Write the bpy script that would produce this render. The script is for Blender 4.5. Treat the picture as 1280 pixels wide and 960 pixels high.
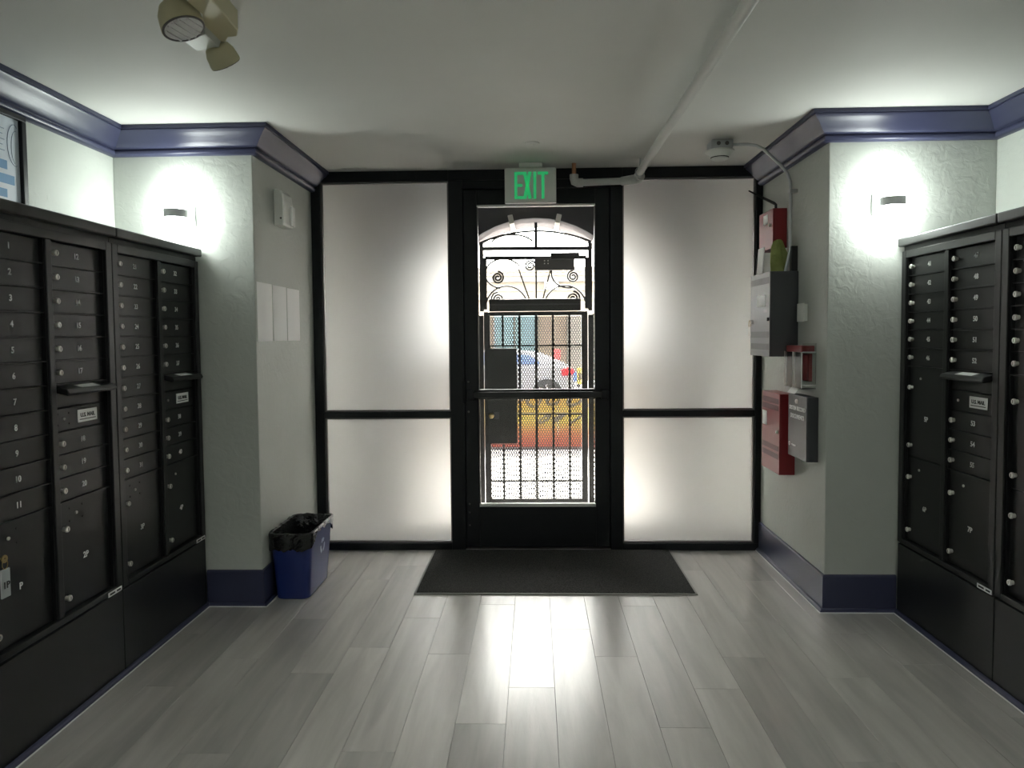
import bpy, bmesh, math, random
from mathutils import Vector, Matrix
random.seed(7)
for o in list(bpy.data.objects): bpy.data.objects.remove(o)
S = bpy.context.scene
C = S.collection

# ------------------------------------------------------------------ camera
YAW, PITCH, ROLL, FPX, CY = 0.0317, 0.047, -0.0086, 900.0, 461.2
fw = Vector((-math.sin(YAW)*math.cos(PITCH), math.cos(YAW)*math.cos(PITCH), -math.sin(PITCH)))
rt = Vector((math.cos(YAW), math.sin(YAW), 0)); up = rt.cross(fw)
r2 = rt*math.cos(ROLL)+up*math.sin(ROLL); u2 = -rt*math.sin(ROLL)+up*math.cos(ROLL)
cam = bpy.data.cameras.new('camera'); cam.sensor_width = 36; cam.lens = FPX/1280*36
cam.shift_y = (CY-480)/1280; cam.clip_start = .05; cam.clip_end = 300
co = bpy.data.objects.new('camera', cam); C.objects.link(co)
m = Matrix((r2, u2, -fw)).transposed().to_4x4(); m.translation = (0, 0, 1.40); co.matrix_world = m
S.camera = co

# ------------------------------------------------------------------ light
w = bpy.data.worlds.new('overcast_sky'); S.world = w; w.use_nodes = True
w.node_tree.nodes['Background'].inputs[0].default_value = (1.0, .975, .93, 1)
w.node_tree.nodes['Background'].inputs[1].default_value = 11.5
sun = bpy.data.lights.new('sun', 'SUN'); sun.energy = 48.0; sun.angle = math.radians(6); sun.color = (1, .95, .86)
so = bpy.data.objects.new('sun', sun); C.objects.link(so)
so.rotation_euler = Vector((.25, -.55, -.8)).to_track_quat('-Z', 'Y').to_euler()
SCONCE = 13.0          # radiance of the frosted sconce glass
REAR = 9.5            # radiance of the added fill panels behind the photographer
S.view_settings.view_transform = 'Standard'; S.view_settings.look = 'None'
S.view_settings.exposure = 1.25; S.view_settings.gamma = 1; S.view_settings.use_curve_mapping = False

# ------------------------------------------------------------------ helpers
class MB:
    def __init__(s): s.v = []; s.f = []
    def box(s, x0, x1, y0, y1, z0, z1, M=None):
        n = len(s.v)
        for z in (z0, z1):
            for x, y in ((x0, y0), (x1, y0), (x1, y1), (x0, y1)):
                p = Vector((x, y, z)); s.v.append(tuple(M @ p if M else p))
        for q in ((0,3,2,1), (4,5,6,7), (0,1,5,4), (1,2,6,5), (2,3,7,6), (3,0,4,7)): s.f.append(tuple(n+i for i in q))
        return s
    def tube(s, pts, r, seg=10, caps=True, rs=None):
        pts = [Vector(p) for p in pts]; n0 = len(s.v); N = len(pts)
        t0 = (pts[1]-pts[0]).normalized()
        a = Vector((0, 0, 1)) if abs(t0.z) < .9 else Vector((1, 0, 0))
        u = t0.cross(a).normalized()
        for i, p in enumerate(pts):
            t = (pts[min(i+1, N-1)]-pts[max(i-1, 0)]).normalized()
            u = (u-t*u.dot(t)).normalized(); v = t.cross(u)
            rr = rs[i] if rs else r
            for k in range(seg):
                an = 2*math.pi*k/seg
                s.v.append(tuple(p+(u*math.cos(an)+v*math.sin(an))*rr))
        for i in range(N-1):
            for k in range(seg):
                k2 = (k+1) % seg
                s.f.append((n0+i*seg+k, n0+i*seg+k2, n0+(i+1)*seg+k2, n0+(i+1)*seg+k))
        if caps:
            s.f.append(tuple(n0+k for k in reversed(range(seg)))); s.f.append(tuple(n0+(N-1)*seg+k for k in range(seg)))
        return s
    def prism(s, poly, fn, a, b):
        """poly: 2-D points; fn(p, t) -> 3-D; extruded from t=a to t=b"""
        n = len(s.v); k = len(poly)
        for t in (a, b):
            for p in poly: s.v.append(tuple(fn(p, t)))
        for i in range(k): s.f.append((n+i, n+(i+1) % k, n+k+(i+1) % k, n+k+i))
        s.f.append(tuple(n+i for i in reversed(range(k)))); s.f.append(tuple(n+k+i for i in range(k)))
        return s
    def rings(s, rings, close0=True, close1=True):
        n = len(s.v); k = len(rings[0])
        for r in rings: s.v += [tuple(p) for p in r]
        for i in range(len(rings)-1):
            for j in range(k):
                s.f.append((n+i*k+j, n+i*k+(j+1) % k, n+(i+1)*k+(j+1) % k, n+(i+1)*k+j))
        if close0: s.f.append(tuple(n+j for j in reversed(range(k))))
        if close1: s.f.append(tuple(n+(len(rings)-1)*k+j for j in range(k)))
        return s
    def lathe(s, prof, c, seg=24, M=None):
        """prof: (radius, height) around local z at c"""
        rr = []
        for r, h in prof:
            ring = []
            for k in range(seg):
                p = Vector((r*math.cos(2*math.pi*k/seg), r*math.sin(2*math.pi*k/seg), h))
                ring.append((M @ p if M else p)+Vector(c))
            rr.append(ring)
        if prof[0][0] > 1e-6 and prof[-1][0] > 1e-6: return s.rings(rr+[rr[0]], False, False)
        return s.rings(rr)
    def sweep(s, path, prof):
        """profile (offset to the right of travel, z) along a mitred 2-D path"""
        n = len(s.v); K = len(prof); P = [Vector(p) for p in path]
        for i, p in enumerate(P):
            ns = []
            if i > 0: d = (P[i]-P[i-1]).normalized(); ns.append(Vector((d.y, -d.x)))
            if i < len(P)-1: d = (P[i+1]-P[i]).normalized(); ns.append(Vector((d.y, -d.x)))
            mt = ns[0] if len(ns) == 1 else (ns[0]+ns[1])/(1+ns[0].dot(ns[1]))
            for o, z in prof: s.v.append((p.x+mt.x*o, p.y+mt.y*o, z))
        for i in range(len(P)-1):
            for k in range(K):
                k2 = (k+1) % K
                s.f.append((n+i*K+k, n+i*K+k2, n+(i+1)*K+k2, n+(i+1)*K+k))
        s.f.append(tuple(n+k for k in range(K))); s.f.append(tuple(n+(len(P)-1)*K+k for k in reversed(range(K))))
        return s
    def mesh(s, name, mat, off=(0, 0, 0), smooth=False):
        me = bpy.data.meshes.new(name)
        me.from_pydata([(a-off[0], b-off[1], c-off[2]) for a, b, c in s.v], [], s.f)
        bm = bmesh.new(); bm.from_mesh(me); bmesh.ops.recalc_face_normals(bm, faces=bm.faces); bm.to_mesh(me); bm.free()
        me.materials.append(mat)
        if smooth:
            for p in me.polygons: p.use_smooth = True
        return me
    def build(s, name, mat, parent=None, smooth=False, bevel=0, base=None, seg=2):
        """base: world origin of a top-level mesh; children take their root's offset"""
        off = OFF.get(parent.name, (0, 0, 0)) if parent else (base or (0, 0, 0))
        o = link(name, s.mesh(name, mat, off, smooth), parent)
        if not parent: o.location = off
        OFF[o.name] = off
        if bevel: bevelmod(o, bevel, seg)
        if smooth and not bevel: smooth_by_angle(o)
        return o
OFF = {}
def bevelmod(o, w_, seg=2):
    b = o.modifiers.new('bevel', 'BEVEL'); b.width = w_; b.segments = seg; b.limit_method = 'ANGLE'; b.angle_limit = math.radians(35)
def smooth_by_angle(o):
    try:
        o.data.set_sharp_from_angle(angle=math.radians(40))
    except Exception: pass
def link(name, me, parent=None):
    o = bpy.data.objects.new(name, me); C.objects.link(o)
    if parent: o.parent = parent
    return o
def empty(name, loc, rz=0, local=False):
    o = bpy.data.objects.new(name, None); o.empty_display_size = .05; C.objects.link(o)
    o.location = loc; o.rotation_euler = (0, 0, rz); OFF[o.name] = (0, 0, 0) if local else tuple(loc)
    return o
def tag(o, label, cat, group=None):
    o['label'] = label; o['category'] = cat
    if group: o['group'] = group
    return o
def struct(o): o['kind'] = 'structure'; return o
def box(name, mat, x0, x1, y0, y1, z0, z1, parent=None, bevel=0, base=None):
    return MB().box(x0, x1, y0, y1, z0, z1).build(name, mat, parent, bevel=bevel, base=base)
_txt = {}
def text_mesh(t, size, mat, depth=.0006, key=None):
    k = (t, size, mat.name, depth)
    if k in _txt: return _txt[k]
    cu = bpy.data.curves.new('t', 'FONT'); cu.body = t; cu.size = size; cu.extrude = depth; cu.resolution_u = 3; cu.offset = size*.022
    cu.align_x = 'CENTER'; cu.align_y = 'CENTER'
    o = bpy.data.objects.new('t', cu); C.objects.link(o)
    dg = bpy.context.evaluated_depsgraph_get(); dg.update()
    me = bpy.data.meshes.new_from_object(o.evaluated_get(dg)); me.materials.clear(); me.materials.append(mat)
    bpy.data.objects.remove(o); _txt[k] = me
    return me
# text facing local -y (front), reading along +x
RF = Matrix(((1, 0, 0), (0, 0, -1), (0, 1, 0))).to_4x4()

# ------------------------------------------------------------------ materials
def mat(name, col, rough=.5, metal=0, spec=.5, emis=None, es=0, coat=0, trans=0):
    M = bpy.data.materials.new(name); M.use_nodes = True
    b = M.node_tree.nodes['Principled BSDF']
    b.inputs['Base Color'].default_value = (*col, 1); b.inputs['Roughness'].default_value = rough
    b.inputs['Metallic'].default_value = metal; b.inputs['Specular IOR Level'].default_value = spec
    b.inputs['Coat Weight'].default_value = coat
    if emis: b.inputs['Emission Color'].default_value = (*emis, 1); b.inputs['Emission Strength'].default_value = es
    return M
def nodes(M): return M.node_tree.nodes, M.node_tree.links, M.node_tree.nodes['Principled BSDF']
def coords(M, scale=(1, 1, 1), kind='Object'):
    n, l, b = nodes(M)
    tc = n.new('ShaderNodeTexCoord'); mp = n.new('ShaderNodeMapping'); mp.inputs['Scale'].default_value = scale
    l.new(tc.outputs[kind], mp.inputs[0]); return mp.outputs[0]
def bump(M, scale, strength, dist=.002, detail=3, stretch=(1, 1, 1), kind='NOISE', distort=0):
    n, l, b = nodes(M); v = coords(M, stretch)
    t = n.new('ShaderNodeTexNoise'); t.inputs['Scale'].default_value = scale; t.inputs['Detail'].default_value = detail
    t.inputs['Distortion'].default_value = distort
    l.new(v, t.inputs['Vector'])
    bp = n.new('ShaderNodeBump'); bp.inputs['Strength'].default_value = strength; bp.inputs['Distance'].default_value = dist
    prev = b.inputs['Normal'].links
    if prev: l.new(prev[0].from_socket, bp.inputs['Normal'])
    l.new(t.outputs[0], bp.inputs['Height']); l.new(bp.outputs[0], b.inputs['Normal'])
def vary(M, scale, c0, c1, stretch=(1, 1, 1), detail=4, lo=.35, hi=.65):
    n, l, b = nodes(M); v = coords(M, stretch)
    t = n.new('ShaderNodeTexNoise'); t.inputs['Scale'].default_value = scale; t.inputs['Detail'].default_value = detail
    l.new(v, t.inputs['Vector'])
    r = n.new('ShaderNodeValToRGB'); r.color_ramp.elements[0].position = lo; r.color_ramp.elements[1].position = hi
    r.color_ramp.elements[0].color = (*c0, 1); r.color_ramp.elements[1].color = (*c1, 1)
    l.new(t.outputs[0], r.inputs[0]); l.new(r.outputs[0], b.inputs['Base Color'])
    return r

wallm = mat('wall_paint', (.52, .545, .505), .55, spec=.35)
vary(wallm, 1.6, (.50, .525, .485), (.545, .57, .53))
bump(wallm, 20, .6, .006, 4, distort=1.0); bump(wallm, 90, .3, .0015, 2)
ceilm = mat('ceiling_paint', (.70, .70, .67), .7, spec=.2); vary(ceilm, 1.2, (.68, .68, .65), (.72, .72, .69)); bump(ceilm, 60, .12, .001)
navy = mat('navy_gloss_paint', (.045, .049, .098), .33, spec=.5); bump(navy, 40, .06, .001)
caulk = mat('white_caulk', (.75, .75, .73), .5)
blackm = mat('black_storefront_metal', (.007, .008, .010), .42, spec=.32)
bead = mat('dark_bronze_bead', (.16, .15, .15), .35, metal=.7)
silver = mat('pale_bead', (.72, .72, .70), .4)
boxm = mat('black_powder_coat', (.009, .0095, .010), .38, spec=.5); bump(boxm, 500, .12, .0004, 2)
boxdark = mat('black_cabinet_body', (.010, .0105, .011), .5)
lockm = mat('satin_nickel', (.82, .79, .74), .3, metal=.3)
lockslot = mat('lock_keyway', (.05, .05, .05), .5)
ink = mat('white_print', (.90, .91, .90), .6)
paper = mat('white_paper', (.93, .93, .92), .7)
inkblack = mat('black_print', (.02, .02, .02), .6)
brass = mat('brass_key', (.45, .33, .14), .3, metal=.9)
cream = mat('aged_beige_plastic', (.52, .48, .31), .45)
creamlit = mat('lit_beige_plastic', (.52, .53, .48), .4)  # beige plastic of the yoke, its lit look put into the colour
chrome = mat('reflector_chrome', (.74, .73, .73), .25)
whiteplastic = mat('white_plastic', (.78, .79, .75), .4)
pipem = mat('painted_pipe', (.60, .60, .57), .4)
galv = mat('galvanised_steel', (.50, .52, .53), .35, metal=.6)
copper = mat('copper', (.5, .25, .14), .35, metal=.9)
red = mat('red_enamel', (.27, .022, .026), .35)
redband = mat('dark_red_vent', (.13, .014, .018), .5)
dgrey = mat('charcoal_enamel', (.05, .052, .058), .4)
midgrey = mat('grey_panel_door', (.085, .085, .092), .4)
dband = mat('dark_vent_band', (.022, .022, .025), .5)
green = mat('exit_green', (.03, .42, .15), .5, emis=(.03, .55, .18), es=.2)
ggreen = mat('olive_green_paper', (.34, .38, .12), .8); vary(ggreen, 9, (.26, .30, .08), (.42, .45, .16)); bump(ggreen, 14, .8, .02)
blueb = mat('blue_bin_plastic', (.012, .026, .15), .4); bump(blueb, 200, .1, .0005)
bag = mat('black_bin_liner', (.006, .006, .007), .16, spec=.6); bump(bag, 22, .55, .012, 3, distort=1.2)
matm = mat('charcoal_carpet_mat', (.032, .032, .033), .95, spec=.1); vary(matm, 160, (.030, .030, .030), (.095, .092, .088), detail=6); bump(matm, 260, .7, .004)
rubber = mat('mat_edge', (.30, .29, .27), .6)
posterblue = mat('poster_blue', (.16, .34, .58), .6)
posterline = mat('poster_line', (.25, .32, .45), .6)
posterpaper = mat('poster_paper', (.66, .72, .80), .5)
bandm = mat('sconce_band', (.78, .79, .80), .4)
shade = mat('sconce_frosted_glass', (.9, .95, .92), .5, emis=(.93, 1.0, .95), es=SCONCE)
panelglow = mat('fill_panel_diffuser', (.9, .9, .9), .5, emis=(.96, 1.0, .96), es=REAR)
# floor planks: tone per plank, grain along the length
plank = mat('grey_vinyl_plank', (.4, .4, .4), .30, spec=.55, coat=.9); plank.node_tree.nodes['Principled BSDF'].inputs['Coat Roughness'].default_value = .26
n, l, b = nodes(plank)
oi = n.new('ShaderNodeObjectInfo')
tc = n.new('ShaderNodeTexCoord'); add = n.new('ShaderNodeVectorMath'); add.operation = 'ADD'
cmb = n.new('ShaderNodeCombineXYZ'); mu = n.new('ShaderNodeMath'); mu.operation = 'MULTIPLY'; mu.inputs[1].default_value = 37.0
l.new(oi.outputs['Random'], mu.inputs[0])
for i in range(3): l.new(mu.outputs[0], cmb.inputs[i])
l.new(tc.outputs['Object'], add.inputs[0]); l.new(cmb.outputs[0], add.inputs[1])
mp = n.new('ShaderNodeMapping'); mp.inputs['Scale'].default_value = (9, .9, 1); l.new(add.outputs[0], mp.inputs[0])
t1 = n.new('ShaderNodeTexNoise'); t1.inputs['Scale'].default_value = 1.6; t1.inputs['Detail'].default_value = 7; t1.inputs['Distortion'].default_value = .5
l.new(mp.outputs[0], t1.inputs['Vector'])
r1 = n.new('ShaderNodeValToRGB'); e = r1.color_ramp.elements
e[0].position = .28; e[0].color = (.42, .40, .375, 1); e[1].position = .72; e[1].color = (.61, .585, .545, 1); l.new(t1.outputs[0], r1.inputs[0])
mr = n.new('ShaderNodeMapRange'); mr.inputs[3].default_value = .86; mr.inputs[4].default_value = 1.12; l.new(oi.outputs['Random'], mr.inputs[0])
mx = n.new('ShaderNodeMix'); mx.data_type = 'RGBA'; mx.blend_type = 'MULTIPLY'; mx.inputs[0].default_value = 1
l.new(r1.outputs[0], mx.inputs[6]); l.new(mr.outputs[0], mx.inputs[7]); l.new(mx.outputs[2], b.inputs['Base Color'])
mp2 = n.new('ShaderNodeMapping'); mp2.inputs['Scale'].default_value = (26, 5, 1); l.new(add.outputs[0], mp2.inputs[0])
t2 = n.new('ShaderNodeTexNoise'); t2.inputs['Scale'].default_value = 1.5; t2.inputs['Detail'].default_value = 5; t2.inputs['Distortion'].default_value = 1.5
l.new(mp2.outputs[0], t2.inputs['Vector'])
bp = n.new('ShaderNodeBump'); bp.inputs['Strength'].default_value = .3; bp.inputs['Distance'].default_value = .0015
l.new(t2.outputs[0], bp.inputs['Height']); l.new(bp.outputs[0], b.inputs['Normal']); l.new(bp.outputs[0], b.inputs['Coat Normal'])
# thin clear glass: straight-through transmission plus fresnel reflection
def thin_glass(name, tint=(.97, .98, .97), refl=1.0):
    M = bpy.data.materials.new(name); M.use_nodes = True; n = M.node_tree.nodes; l = M.node_tree.links; n.clear()
    out = n.new('ShaderNodeOutputMaterial'); mix = n.new('ShaderNodeMixShader'); tr = n.new('ShaderNodeBsdfTransparent'); gl = n.new('ShaderNodeBsdfGlossy')
    fr = n.new('ShaderNodeFresnel'); fr.inputs[0].default_value = 1.45
    tr.inputs[0].default_value = (*tint, 1); gl.inputs['Roughness'].default_value = .02
    l.new(fr.outputs[0], mix.inputs[0]); l.new(tr.outputs[0], mix.inputs[1]); l.new(gl.outputs[0], mix.inputs[2]); l.new(mix.outputs[0], out.inputs[0])
    return M
glass = thin_glass('clear_glass')
acryl = thin_glass('clear_acrylic', (.93, .94, .93))
frost = bpy.data.materials.new('frosted_glass'); frost.use_nodes = True
n = frost.node_tree.nodes; l = frost.node_tree.links; n.clear()
out = n.new('ShaderNodeOutputMaterial'); tl = n.new('ShaderNodeBsdfTranslucent'); df = n.new('ShaderNodeBsdfDiffuse'); rf = n.new('ShaderNodeBsdfRefraction')
tl.inputs[0].default_value = (.93, .94, .93, 1); df.inputs[0].default_value = (.62, .62, .58, 1)
rf.inputs['Color'].default_value = (.93, .94, .94, 1); rf.inputs['Roughness'].default_value = .8; rf.inputs['IOR'].default_value = 1.3
tcf = n.new('ShaderNodeTexCoord'); nf = n.new('ShaderNodeTexNoise'); nf.inputs['Scale'].default_value = 180
l.new(tcf.outputs['Object'], nf.inputs['Vector'])
bf = n.new('ShaderNodeBump'); bf.inputs['Strength'].default_value = .15; bf.inputs['Distance'].default_value = .001; l.new(nf.outputs[0], bf.inputs['Height'])
for q in (tl, df, rf): l.new(bf.outputs[0], q.inputs['Normal'])
ma = n.new('ShaderNodeMixShader'); ma.inputs[0].default_value = .66; l.new(tl.outputs[0], ma.inputs[1]); l.new(rf.outputs[0], ma.inputs[2])
mb_ = n.new('ShaderNodeMixShader'); mb_.inputs[0].default_value = .22; l.new(ma.outputs[0], mb_.inputs[1]); l.new(df.outputs[0], mb_.inputs[2])
l.new(mb_.outputs[0], out.inputs[0])
# outdoors
ironm = mat('black_wrought_iron', (.012, .012, .013), .5)
porchm = mat('shaded_porch_stucco', (.04, .04, .05), .8); bump(porchm, 40, .3, .004)  # porch stucco with the backlit shade put into its dark colour
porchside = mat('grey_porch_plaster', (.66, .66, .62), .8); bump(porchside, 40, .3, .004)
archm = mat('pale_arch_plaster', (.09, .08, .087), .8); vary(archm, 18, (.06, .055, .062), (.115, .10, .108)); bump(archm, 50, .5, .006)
stone = mat('pale_stone_block', (.62, .60, .58), .8); bump(stone, 30, .3, .004)
pave = mat('concrete_pavement', (.42, .41, .40), .85); vary(pave, 3, (.39, .38, .37), (.46, .45, .43))
asphalt = mat('asphalt', (.09, .09, .10), .9); vary(asphalt, 30, (.07, .07, .08), (.12, .12, .13))
kerbm = mat('dark_kerb', (.05, .045, .05), .8)
cream_w = mat('cream_stucco', (.18, .155, .12), .8); vary(cream_w, 2, (.14, .12, .095), (.17, .145, .11))
cream_t = mat('pale_cornice', (.13, .12, .105), .8)
shutter = mat('pale_blue_shopfront', (.055, .095, .105), .5)
brownp = mat('tan_shopfront', (.09, .068, .048), .6)
lampw = mat('white_wall_lamp', (.7, .7, .7), .5)
carw = mat('white_car_paint', (.19, .20, .215), .25, coat=.6)
carg = mat('blue_tinted_car_glass', (.02, .05, .14), .08)
tyre = mat('tyre_rubber', (.015, .015, .016), .7)
alloy = mat('alloy_wheel', (.45, .45, .47), .3, metal=.8)
tail = mat('red_tail_lamp', (.45, .02, .03), .2)
sign_red = mat('sign_red', (.45, .05, .05), .6)
yel = mat('yellow_panel', (.45, .32, .05), .6)
bluep = mat('blue_panel', (.06, .12, .38), .6)
barr = mat('painted_barrier', (.5, .3, .03), .7)
n, l, b = nodes(barr); v = coords(barr)
sx = n.new('ShaderNodeSeparateXYZ'); l.new(v, sx.inputs[0])
nz = n.new('ShaderNodeTexNoise'); nz.inputs['Scale'].default_value = 1.3; nz.inputs['Detail'].default_value = 3; l.new(v, nz.inputs['Vector'])
a1 = n.new('ShaderNodeMath'); a1.operation = 'MULTIPLY_ADD'; a1.inputs[1].default_value = .45; l.new(nz.outputs[0], a1.inputs[0]); l.new(sx.outputs[2], a1.inputs[2])
rr = n.new('ShaderNodeValToRGB'); e = rr.color_ramp.elements
e[0].position = .30; e[0].color = (.14, .022, .011, 1); e[1].position = 1.05; e[1].color = (.155, .085, .006, 1)
q = e.new(.48); q.color = (.155, .05, .015, 1); q = e.new(.66); q.color = (.155, .115, .014, 1)
l.new(a1.outputs[0], rr.inputs[0]); l.new(rr.outputs[0], b.inputs['Base Color'])

# ------------------------------------------------------------------ dimensions
D = 4.626; XL, XR = -1.4313, 1.4447; ZC = 2.455; YL, YR = 3.666, 3.609; ML, MR = -1.7194, 1.7953
WL, WR = -2.152, 2.249; YB = -2.2

# ------------------------------------------------------------------ room shell
floor = struct(empty('floor', (0, 0, 0)))
sub = box('subfloor', kerbm, WL-.1, WR+.1, YB-.1, D+.12, -.12, -.011, floor)
ph = {0:3.37, 1:3.08, 2:2.515, 3:2.80, 4:3.08, 5:3.47, 6:2.9, 7:3.34, 8:3.02, 9:2.6, -1:2.80, -2:2.53, -3:3.096, -4:3.5, -5:3.158, -6:2.91, -7:3.48, -8:3.04, -9:2.79, -10:3.3}
PW, PL = .183, 1.15
pm = {}
for k in range(-10, 10):
    x0 = .07+PW*k; x1 = x0+PW
    x0 = max(x0, ML+.002); x1 = min(x1, MR-.002)
    if x1-x0 < .02: continue
    y = ph[k]-PL*6
    while y < D:
        a, bb = max(y, YB), min(y+PL, D)
        if bb-a > .03:
            # planks reach under the cabinets' front edge only
            key = (round(x1-x0, 4), round(bb-a, 4))
            if key not in pm:
                hw, hl = key[0]/2-.0005, key[1]/2-.0005; c_ = .0006
                pm[key] = MB().rings([[(-hw, -hl, -.01), (hw, -hl, -.01), (hw, hl, -.01), (-hw, hl, -.01)],
                                      [(-hw, -hl, -c_), (hw, -hl, -c_), (hw, hl, -c_), (-hw, hl, -c_)],
                                      [(-hw+c_, -hl+c_, 0), (hw-c_, -hl+c_, 0), (hw-c_, hl-c_, 0), (-hw+c_, hl-c_, 0)]]).mesh('plank', plank)
            o = link('plank', pm[key], floor); o.location = ((x0+x1)/2, (a+bb)/2, 0)
        y += PL
struct(box('ceiling', ceilm, WL-.1, WR+.1, YB-.1, D+.12, ZC, ZC+.15, base=(0, 0, ZC)))
struct(box('wall_left', wallm, WL-.12, WL, YB, YL+.3, 0, ZC, base=(WL, 0, 0)))
struct(box('wall_right', wallm, WR, WR+.12, YB, YR+.3, 0, ZC, base=(WR, 0, 0)))
struct(box('wall_back', wallm, WL-.12, WR+.12, YB-.12, YB, 0, ZC, base=(0, YB, 0)))
struct(box('wall_left_pier', wallm, WL, XL, YL, D+.12, 0, ZC, base=(WL, YL, 0), bevel=.004))
struct(box('wall_right_pier', wallm, XR, WR, YR, D+.12, 0, ZC, base=(WR, YR, 0), bevel=.004))
crown = [(0, 2.325), (.016, 2.325), (.027, 2.330), (.033, 2.338), (.034, 2.347), (.029, 2.353), (.029, 2.357), (.038, 2.359), (.048, 2.366), (.062, 2.382), (.078, 2.400), (.094, 2.415), (.106, 2.424), (.112, 2.431), (.112, 2.437), (.122, 2.437), (.122, ZC-.001), (0, ZC-.001)]
pL = [(WL, YB), (WL, YL), (XL, YL), (XL, D)]
pR = [(XR, D), (XR, YR), (WR, YR), (WR, YB)]
struct(MB().sweep(pL, crown).build('trim_1', navy, smooth=True))
struct(MB().sweep(pR, crown).build('trim_2', navy, smooth=True))
bbp = [(0, 0), (.013, 0), (.013, .178), (.009, .186), (0, .187)]
struct(MB().sweep([(ML, YL), (XL, YL), (XL, D)], bbp).build('baseboard_left', navy))
struct(MB().sweep([(XR, D), (XR, YR), (MR, YR)], bbp).build('baseboard_right', navy))
qr = [(0, .001)]+[(.017*math.sin(a), .001+.019*math.cos(a)) for a in [math.pi/2*(1-i/5) for i in range(6)]]
tl_ = [(ML, 1.4), (ML, YL-.013), (XL+.013, YL-.013), (XL+.013, D)]
tr_ = [(XR-.013, D), (XR-.013, YR-.013), (MR, YR-.013), (MR, 1.4)]
struct(MB().sweep(tl_, qr).build('trim_3', navy, smooth=True))
struct(MB().sweep(tr_, qr).build('trim_4', navy, smooth=True))
ck = [(.0165, .0003), (.0205, .0003), (.0195, .003), (.0165, .004)]
struct(MB().sweep(tl_, ck).build('trim_5', caulk)); struct(MB().sweep(tr_, ck).build('trim_6', caulk))

# ------------------------------------------------------------------ storefront
def frame_part(parent, name, x0, x1, z0, z1, y0=D, y1=D+.1, m=blackm, bev=.003): return box(name, m, x0, x1, y0, y1, z0, z1, parent, bevel=bev)
def sidelight(name, x0, x1, lw, rw):
    e_ = struct(empty(name, ((x0+x1)/2, D, 0)))
    xi, xo = x0+lw, x1-rw
    frame_part(e_, 'frame_rail', x0, x1, 2.388, ZC-.001)
    frame_part(e_, 'frame_rail', x0, x1, .001, .045)
    if lw: frame_part(e_, 'frame_post', x0, xi, .045, 2.388)
    if rw: frame_part(e_, 'frame_post', xo, x1, .045, 2.388)
    frame_part(e_, 'frame_rail', xi, xo, .870, .909)
    for z0, z1 in ((.045, .870), (.909, 2.388)):
        gp_ = box('glazing_pane', glass, xi+.004, xo-.004, D+.040, D+.046, z0+.004, z1-.004, e_)
        gp_.data.materials.append(frost)                       # etched on the room side only
        for f_ in gp_.data.polygons:
            if f_.normal.y < -.5: f_.material_index = 1
        t = .010
        for a in ((xi, xo, z0, z0+t), (xi, xo, z1-t, z1), (xi, xi+t, z0+t, z1-t), (xo-t, xo, z0+t, z1-t)):
            frame_part(e_, 'glazing_bead', *a, y0=D+.018, y1=D+.039, m=bead, bev=.001)
    return e_
sidelight('window_1', XL, -.545, .060, 0)
sidelight('window_2', .563, XR, 0, .040)
dr = struct(empty('door_1', (.009, D, 0)))
frame_part(dr, 'door_jamb', -.545, -.455, .001, 2.388); frame_part(dr, 'door_jamb', .485, .563, .001, 2.388)
frame_part(dr, 'door_head', -.545, .563, 2.388, ZC-.001); frame_part(dr, 'door_head', -.455, .485, 2.335, 2.388, D+.01)
frame_part(dr, 'door_threshold', -.455, .485, .001, .014, D-.02, D+.1, m=bead)
yA, yB = D+.022, D+.068
frame_part(dr, 'door_stile', -.452, -.366, .02, 2.330, yA, yB); frame_part(dr, 'door_stile', .392, .482, .02, 2.330, yA, yB)
frame_part(dr, 'door_rail', -.366, .392, 2.235, 2.330, yA, yB); frame_part(dr, 'door_rail', -.366, .392, .02, .280, yA, yB)
frame_part(dr, 'door_rail', -.366, .392, .985, 1.048, yA, yB)
for z0, z1 in ((.296, .985), (1.048, 2.230)):
    box('door_glass', glass, -.366, .392, D+.044, D+.049, z0, z1, dr)
frame_part(dr, 'glass_stop', -.366, .392, .280, .300, D+.024, D+.066, m=silver, bev=.002)
frame_part(dr, 'glass_stop', -.366, .392, 2.223, 2.235, D+.024, D+.066, m=silver, bev=.002)
for xx in (-.366, .386): frame_part(dr, 'glass_stop', xx, xx+.006, .300, .985, D+.034, D+.060, m=bead, bev=.001); frame_part(dr, 'glass_stop', xx, xx+.006, 1.048, 2.223, D+.034, D+.060, m=bead, bev=.001)
frame_part(dr, 'door_stop', -.455, -.438, .014, 2.335, D+.070, D+.095); frame_part(dr, 'door_stop', .468, .485, .014, 2.335, D+.070, D+.095); frame_part(dr, 'door_stop', -.438, .468, 2.318, 2.335, D+.070, D+.095); frame_part(dr, 'door_stop', -.438, .468, .014, .030, D+.070, D+.095)
pb = box('push_bar', boxm, -.425, .455, D-.028, D-.006, .996, 1.036, dr, bevel=.006)
for xx in (-.435, .425): box('bar_bracket', blackm, xx, xx+.04, D-.03, D+.022, .985, 1.048, pb, bevel=.004)
box('hinge', blackm, -.470, -.448, D-.004, D+.022, .96, 1.11, dr, bevel=.004)
for z in (.16, .245, .30, .905, 1.10):
    MB().lathe([(0, 0), (.007, 0), (.006, .004), (0, .005)], (-.432, D+.022, z), 10, Matrix.Rotation(math.pi/2, 4, 'X')).build('bolt', bead, dr, smooth=True)
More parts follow.
